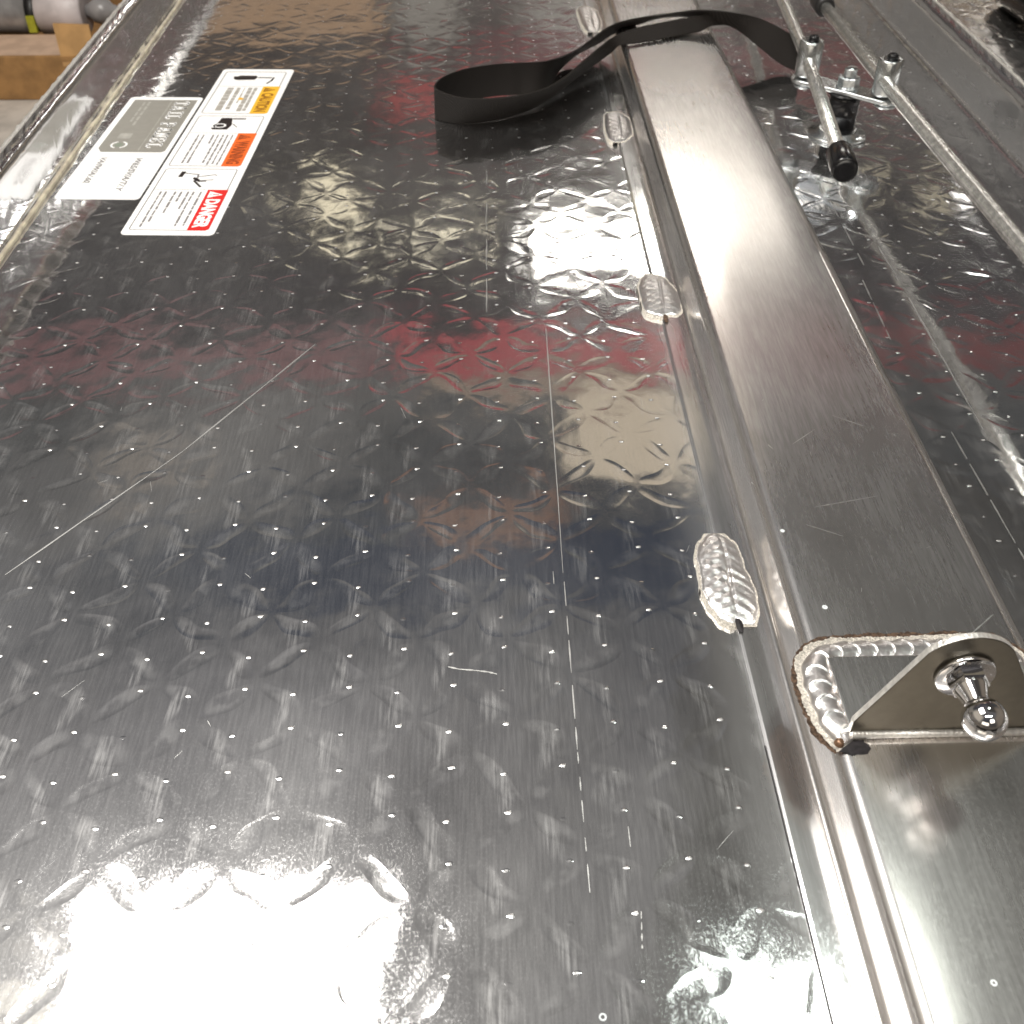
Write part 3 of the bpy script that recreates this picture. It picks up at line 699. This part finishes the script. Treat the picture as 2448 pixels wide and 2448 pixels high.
m = MB(); m.lathe((P0.x, P0.y, .0326), (0, 0, 1), [(.0080, 0), (.0082, .0006), (.0082, .0014)], 32)
m.lathe((P0.x, P0.y, .0341), (0, 0, 1), [(.0074, 0), (.0076, .0004), (.0076, .0052), (.0068, .0060)], 6, sm=False)
th = [(.0040, .0062)]
for i in range(5): th += [(.0046, .0066 + i * .0011), (.0040, .0071 + i * .0011)]
m.lathe((P0.x, P0.y, .0341), (0, 0, 1), th + [(.0025, .0126)], 24)
m.build('pivot_bolt', [MZINC], lk)
def tang(a, b, t): return a + (b - a) * t
rodA = [Vector((.2083, .5860, .0455)), Vector((.2275, .7445, .0445)), Vector((.2441, .9046, .0415)), Vector((.2650, 1.10, .039))]
rodB = [Vector((.2740, .30, .0455)), Vector((.2731, .4711, .0450)), Vector((.2705, .7036, .0445)), Vector((.2700, .8700, .0450))]
for (p, rod, ln) in ((A, rodA, 'left'), (B, rodB, 'right')):
    m = MB(); ctr = p if ln == 'left' else Vector((.2735, .7120))
    m.lathe((ctr.x, ctr.y, .0328), (0, 0, 1), [(.0060, 0), (.0060, .0012), (.0082, .0018), (.0084, .0030), (.0084, .0245), (.0076, .0254), (.0050, .0254), (.0048, .0242)], 36)
    sc = m.build('rod_connector', [MZINC], lk)
    m = MB(); m.lathe((ctr.x + .0008, ctr.y - .0005, .0570), (0, 0, 1), [(.0036, 0), (.0036, .0034), (.0030, .0042), (.0016, .0042), (.0015, .0030)], 20); m.build('set_screw', [MBLK], sc)
m = MB(); m.tube(rodA, .0044, 24); ra = m.build('long_rod', [MROD], lk)
m = MB(); m.tube(rodB, .0044, 24); rb = m.build('long_rod', [MROD], lk)
ax = (rodA[0] - rodA[1]).normalized()
m = MB(); st = rodA[0] - ax * .004
m.lathe(st, ax, [(.0055, -.001), (.0076, 0), (.0079, .001), (.0077, .023), (.0068, .0262), (.0062, .0258), (.0032, .0263)], 36); m.build('rubber_end_cap', [MBLK], ra)
m = MB(); m.lathe((.2700, .8660, .0450), (0, 1, .02), [(.0055, 0), (.0074, .001), (.0077, .006), (.0077, .020), (.0064, .024)], 30); m.build('rubber_end_cap', [MBLKM], rb)

# ------------------------------------------------------------------ strap
def cr3(P, n_):
    P = [Vector(p) for p in P]; out = []
    for i in range(n_):
        t = (len(P) - 1) * i / (n_ - 1); k = min(int(t), len(P) - 2); u = t - k
        p0, p1, p2, p3 = P[max(k - 1, 0)], P[k], P[k + 1], P[min(k + 2, len(P) - 1)]
        out.append(.5 * ((2 * p1) + (p2 - p0) * u + (2 * p0 - 5 * p1 + 4 * p2 - p3) * u * u + (3 * p1 - p0 - 3 * p2 + p3) * u ** 3))
    return out
STRAP = __import__('json').loads('''[[[0.25419, 0.84653, 0.022], [0.25101, 0.84044, 0.004]], [[0.24057, 0.85424, 0.03], [0.23692, 0.84731, 0.008]], [[0.21938, 0.86652, 0.037], [0.22085, 0.85751, 0.017]], [[0.19823, 0.86832, 0.041], [0.20105, 0.87321, 0.028]], [[0.17227, 0.87892, 0.04], [0.1778, 0.88516, 0.032]], [[0.14647, 0.88024, 0.037], [0.15132, 0.89744, 0.03]], [[0.1267, 0.8758, 0.036], [0.12903, 0.88957, 0.028]], [[0.10281, 0.86346, 0.035], [0.10723, 0.89665, 0.018]], [[0.08817, 0.85149, 0.031], [0.09309, 0.89506, 0.01]], [[0.0733, 0.83342, 0.027], [0.07506, 0.88131, 0.006]], [[0.06082, 0.82215, 0.025], [0.05861, 0.85841, 0.001]], [[0.04352, 0.81066, 0.0245], [0.04352, 0.81066, 0.0006]], [[0.02353, 0.80783, 0.0245], [0.02353, 0.80783, 0.0006]], [[0.00366, 0.80455, 0.0245], [0.00366, 0.80455, 0.0006]], [[-0.01763, 0.79489, 0.0245], [-0.01763, 0.79489, 0.0006]], [[-0.03195, 0.7808, 0.0245], [-0.03195, 0.7808, 0.0006]], [[-0.0382, 0.76518, 0.0245], [-0.0382, 0.76518, 0.0006]], [[-0.03627, 0.75363, 0.0245], [-0.03762, 0.75963, 0.0006]], [[-0.02012, 0.74005, 0.024], [-0.02112, 0.75313, 0.0006]], [[-0.00158, 0.73984, 0.023], [0.00212, 0.75656, 0.0008]], [[0.02181, 0.74548, 0.023], [0.02834, 0.77199, 0.0015]], [[0.04096, 0.75531, 0.024], [0.04803, 0.79118, 0.004]], [[0.05782, 0.77446, 0.026], [0.06702, 0.81679, 0.008]], [[0.07236, 0.79874, 0.028], [0.08438, 0.83529, 0.013]], [[0.08772, 0.82588, 0.03], [0.09736, 0.84121, 0.02]], [[0.10115, 0.84442, 0.032], [0.10533, 0.8397, 0.0265]], [[0.11979, 0.85897, 0.033], [0.12388, 0.84529, 0.027]], [[0.13827, 0.86861, 0.0335], [0.14588, 0.85555, 0.027]], [[0.16068, 0.87892, 0.034], [0.17057, 0.86913, 0.027]], [[0.17472, 0.88018, 0.036], [0.18546, 0.88005, 0.028]], [[0.20012, 0.87618, 0.038], [0.20313, 0.88287, 0.026]], [[0.22133, 0.87369, 0.034], [0.22386, 0.86813, 0.014]], [[0.24231, 0.85955, 0.027], [0.23957, 0.85701, 0.005]], [[0.25609, 0.85211, 0.019], [0.25271, 0.84611, 0.002]]]''')
def ribbon(mb_, E1, E2, n_=130, tk=.0011):
    a = cr3(E1, n_); b = cr3(E2, n_); v = []; f = []
    for i in range(n_):
        t = ((a[min(i + 1, n_ - 1)] + b[min(i + 1, n_ - 1)]) - (a[max(i - 1, 0)] + b[max(i - 1, 0)])).normalized(); nn = t.cross((b[i] - a[i]).normalized()).normalized() * tk / 2
        v += [a[i] + nn, (a[i] + b[i]) / 2 + nn, b[i] + nn, b[i] - nn, (a[i] + b[i]) / 2 - nn, a[i] - nn]
    for i in range(n_ - 1):
        for j in range(6): f.append((i * 6 + j, i * 6 + (j + 1) % 6, (i + 1) * 6 + (j + 1) % 6, (i + 1) * 6 + j))
    f.append(tuple(range(6))); f.append(tuple(range((n_ - 1) * 6, n_ * 6))); mb_.add(v, f, 0, False)
m = MB(); ribbon(m, [p[0] for p in STRAP], [p[1] for p in STRAP], 320)
sp_ = m.build('webbing_strap', [MSTRAP]); top(sp_, 'black nylon webbing strap looped across the raised channel', 'strap')

# ------------------------------------------------------------------ things beyond the lid
o = mesh_obj('bench_top', [(-3, -.6, -.2), (XR + .9, -.6, -.2), (XR + .9, 1.72, -.2), (-3, 1.72, -.2), (-3, -.6, -.24), (XR + .9, -.6, -.24), (XR + .9, 1.72, -.24), (-3, 1.72, -.24)],
             [(0, 1, 2, 3), (7, 6, 5, 4), (0, 4, 5, 1), (1, 5, 6, 2), (2, 6, 7, 3), (3, 7, 4, 0)], MBENCH)
top(o, 'pale grey bench top under the cardboard box', 'bench top', 'structure')
m = MB(); m.add([(-.95, .55, -.1985), (-.40, .60, -.1985), (-.42, 1.155, -.1985), (-.93, 1.125, -.1985)] , [(0, 1, 2, 3)]); m.add([(-.95, .55, -.1998), (-.40, .60, -.1998), (-.42, 1.155, -.1998), (-.93, 1.125, -.1998)], [(3, 2, 1, 0)])
top(m.build('paper_sheet', [MPAPER]), 'white paper sheet on the bench in front of the cardboard box', 'paper')
cb = empty('cardboard_box', (0, 0, 0), 'open brown cardboard box on the bench beyond the left lip', 'box')
m = MB(); m.box((-1.05, 1.344, -.1995), (-.492, 1.350, -.146)); m.box((-.498, 1.3502, -.1995), (-.492, 1.62, -.146)); m.box((-1.05, 1.62, -.1995), (-.492, 1.626, -.146)); m.box((-1.05, 1.3502, -.1995), (-.4982, 1.6198, -.190))
m.build('carton_wall', [MCARD], cb, bevel=.001)
m = MB(); m.box((-1.04, 1.352, -.152), (-.53, 1.440, -.150)); m.build('inner_flap', [MCARDP], cb)
m = MB(); m.add([(-.534, 1.343, -.158), (-.490, 1.343, -.158), (-.4925, 1.352, -.112), (-.536, 1.352, -.110), (-.534, 1.347, -.158), (-.490, 1.347, -.158), (-.4925, 1.356, -.112), (-.536, 1.356, -.110)],
             [(0, 1, 2, 3), (7, 6, 5, 4), (0, 4, 5, 1), (1, 5, 6, 2), (2, 6, 7, 3), (3, 7, 4, 0)]); m.build('upright_flap', [simple('light_tan_cardboard', (.40, .23, .09), .8, 0, scale=40)], cb)
tb = empty('sealant_tube', (0, 0, 0), 'silver sealant tube lying on top of the cardboard box', 'tube')
ty, tz, tr = 1.47, -.1300, .0275
m = MB(); m.lathe((-1.0, ty, tz), (1, 0, 0), [(tr, 0), (tr, .395)], 40); m.build('tube_body', [simple('silver_foil_tube', (.34, .33, .33), .35, .5, var=.15, scale=60)], tb)
m = MB(); m.lathe((-.6049, ty, tz), (1, 0, 0), [(tr * .9, 0), (tr * .9, .012)], 40); m.build('black_band', [MBLKM], tb)
m = MB(); m.box((-.6045, ty - tr - .001, tz - .018), (-.594, ty - tr + .004, tz + .002)); m.build('yellow_tag', [simple('yellow_green_tag', (.30, .30, .02), .5)], tb)
m = MB(); m.lathe((-.5928, ty, tz), (1, 0, 0), [(tr, 0), (tr, .058), (tr * .9, .06)], 40); m.build('white_label_band', [simple('white_pink_label', (.48, .43, .43), .45, 0, scale=50)], tb)
m = MB(); m.lathe((-.5325, ty, tz), (1, 0, 0), [(.008, 0), (.009, .004), (.014, .010), (.0175, .02), (.014, .030), (.008, .036), (.005, .045), (.004, .07)], 30); m.build('tube_nozzle', [simple('translucent_cap', (.22, .21, .21), .3, 0, scale=60)], tb)

# second tread plate sheet beyond the right lip, treads up
MTR = aluminium('tread_plate_face', tread=-14, wave=2.5, rough=.2, haze=.3, base=(.70, .67, .62), pip=0)
m = MB(); m.add([(.40, .25, -.02), (1.15, .25, -.05), (1.15, 1.9, -.05), (.40, 1.9, -.02)], [(0, 1, 2, 3)]); m.add([(.40, .25, -.023), (1.15, .25, -.053), (1.15, 1.9, -.053), (.40, 1.9, -.023)], [(3, 2, 1, 0)])
top(m.build('tread_plate_sheet', [MTR]), 'second aluminium tread plate sheet beyond the right lip', 'metal sheet')
m = MB(); pts = [(.530, .70, -.012), (.525, .80, .0), (.520, .90, .004), (.52, 1.0, .0), (.53, 1.10, -.01)]
m.tube(cr3(pts, 40), .018, 20)
cbk = m.build('black_hose', [MBLK]); top(cbk, 'glossy black hose lying on the tread plate beyond the right lip', 'hose')
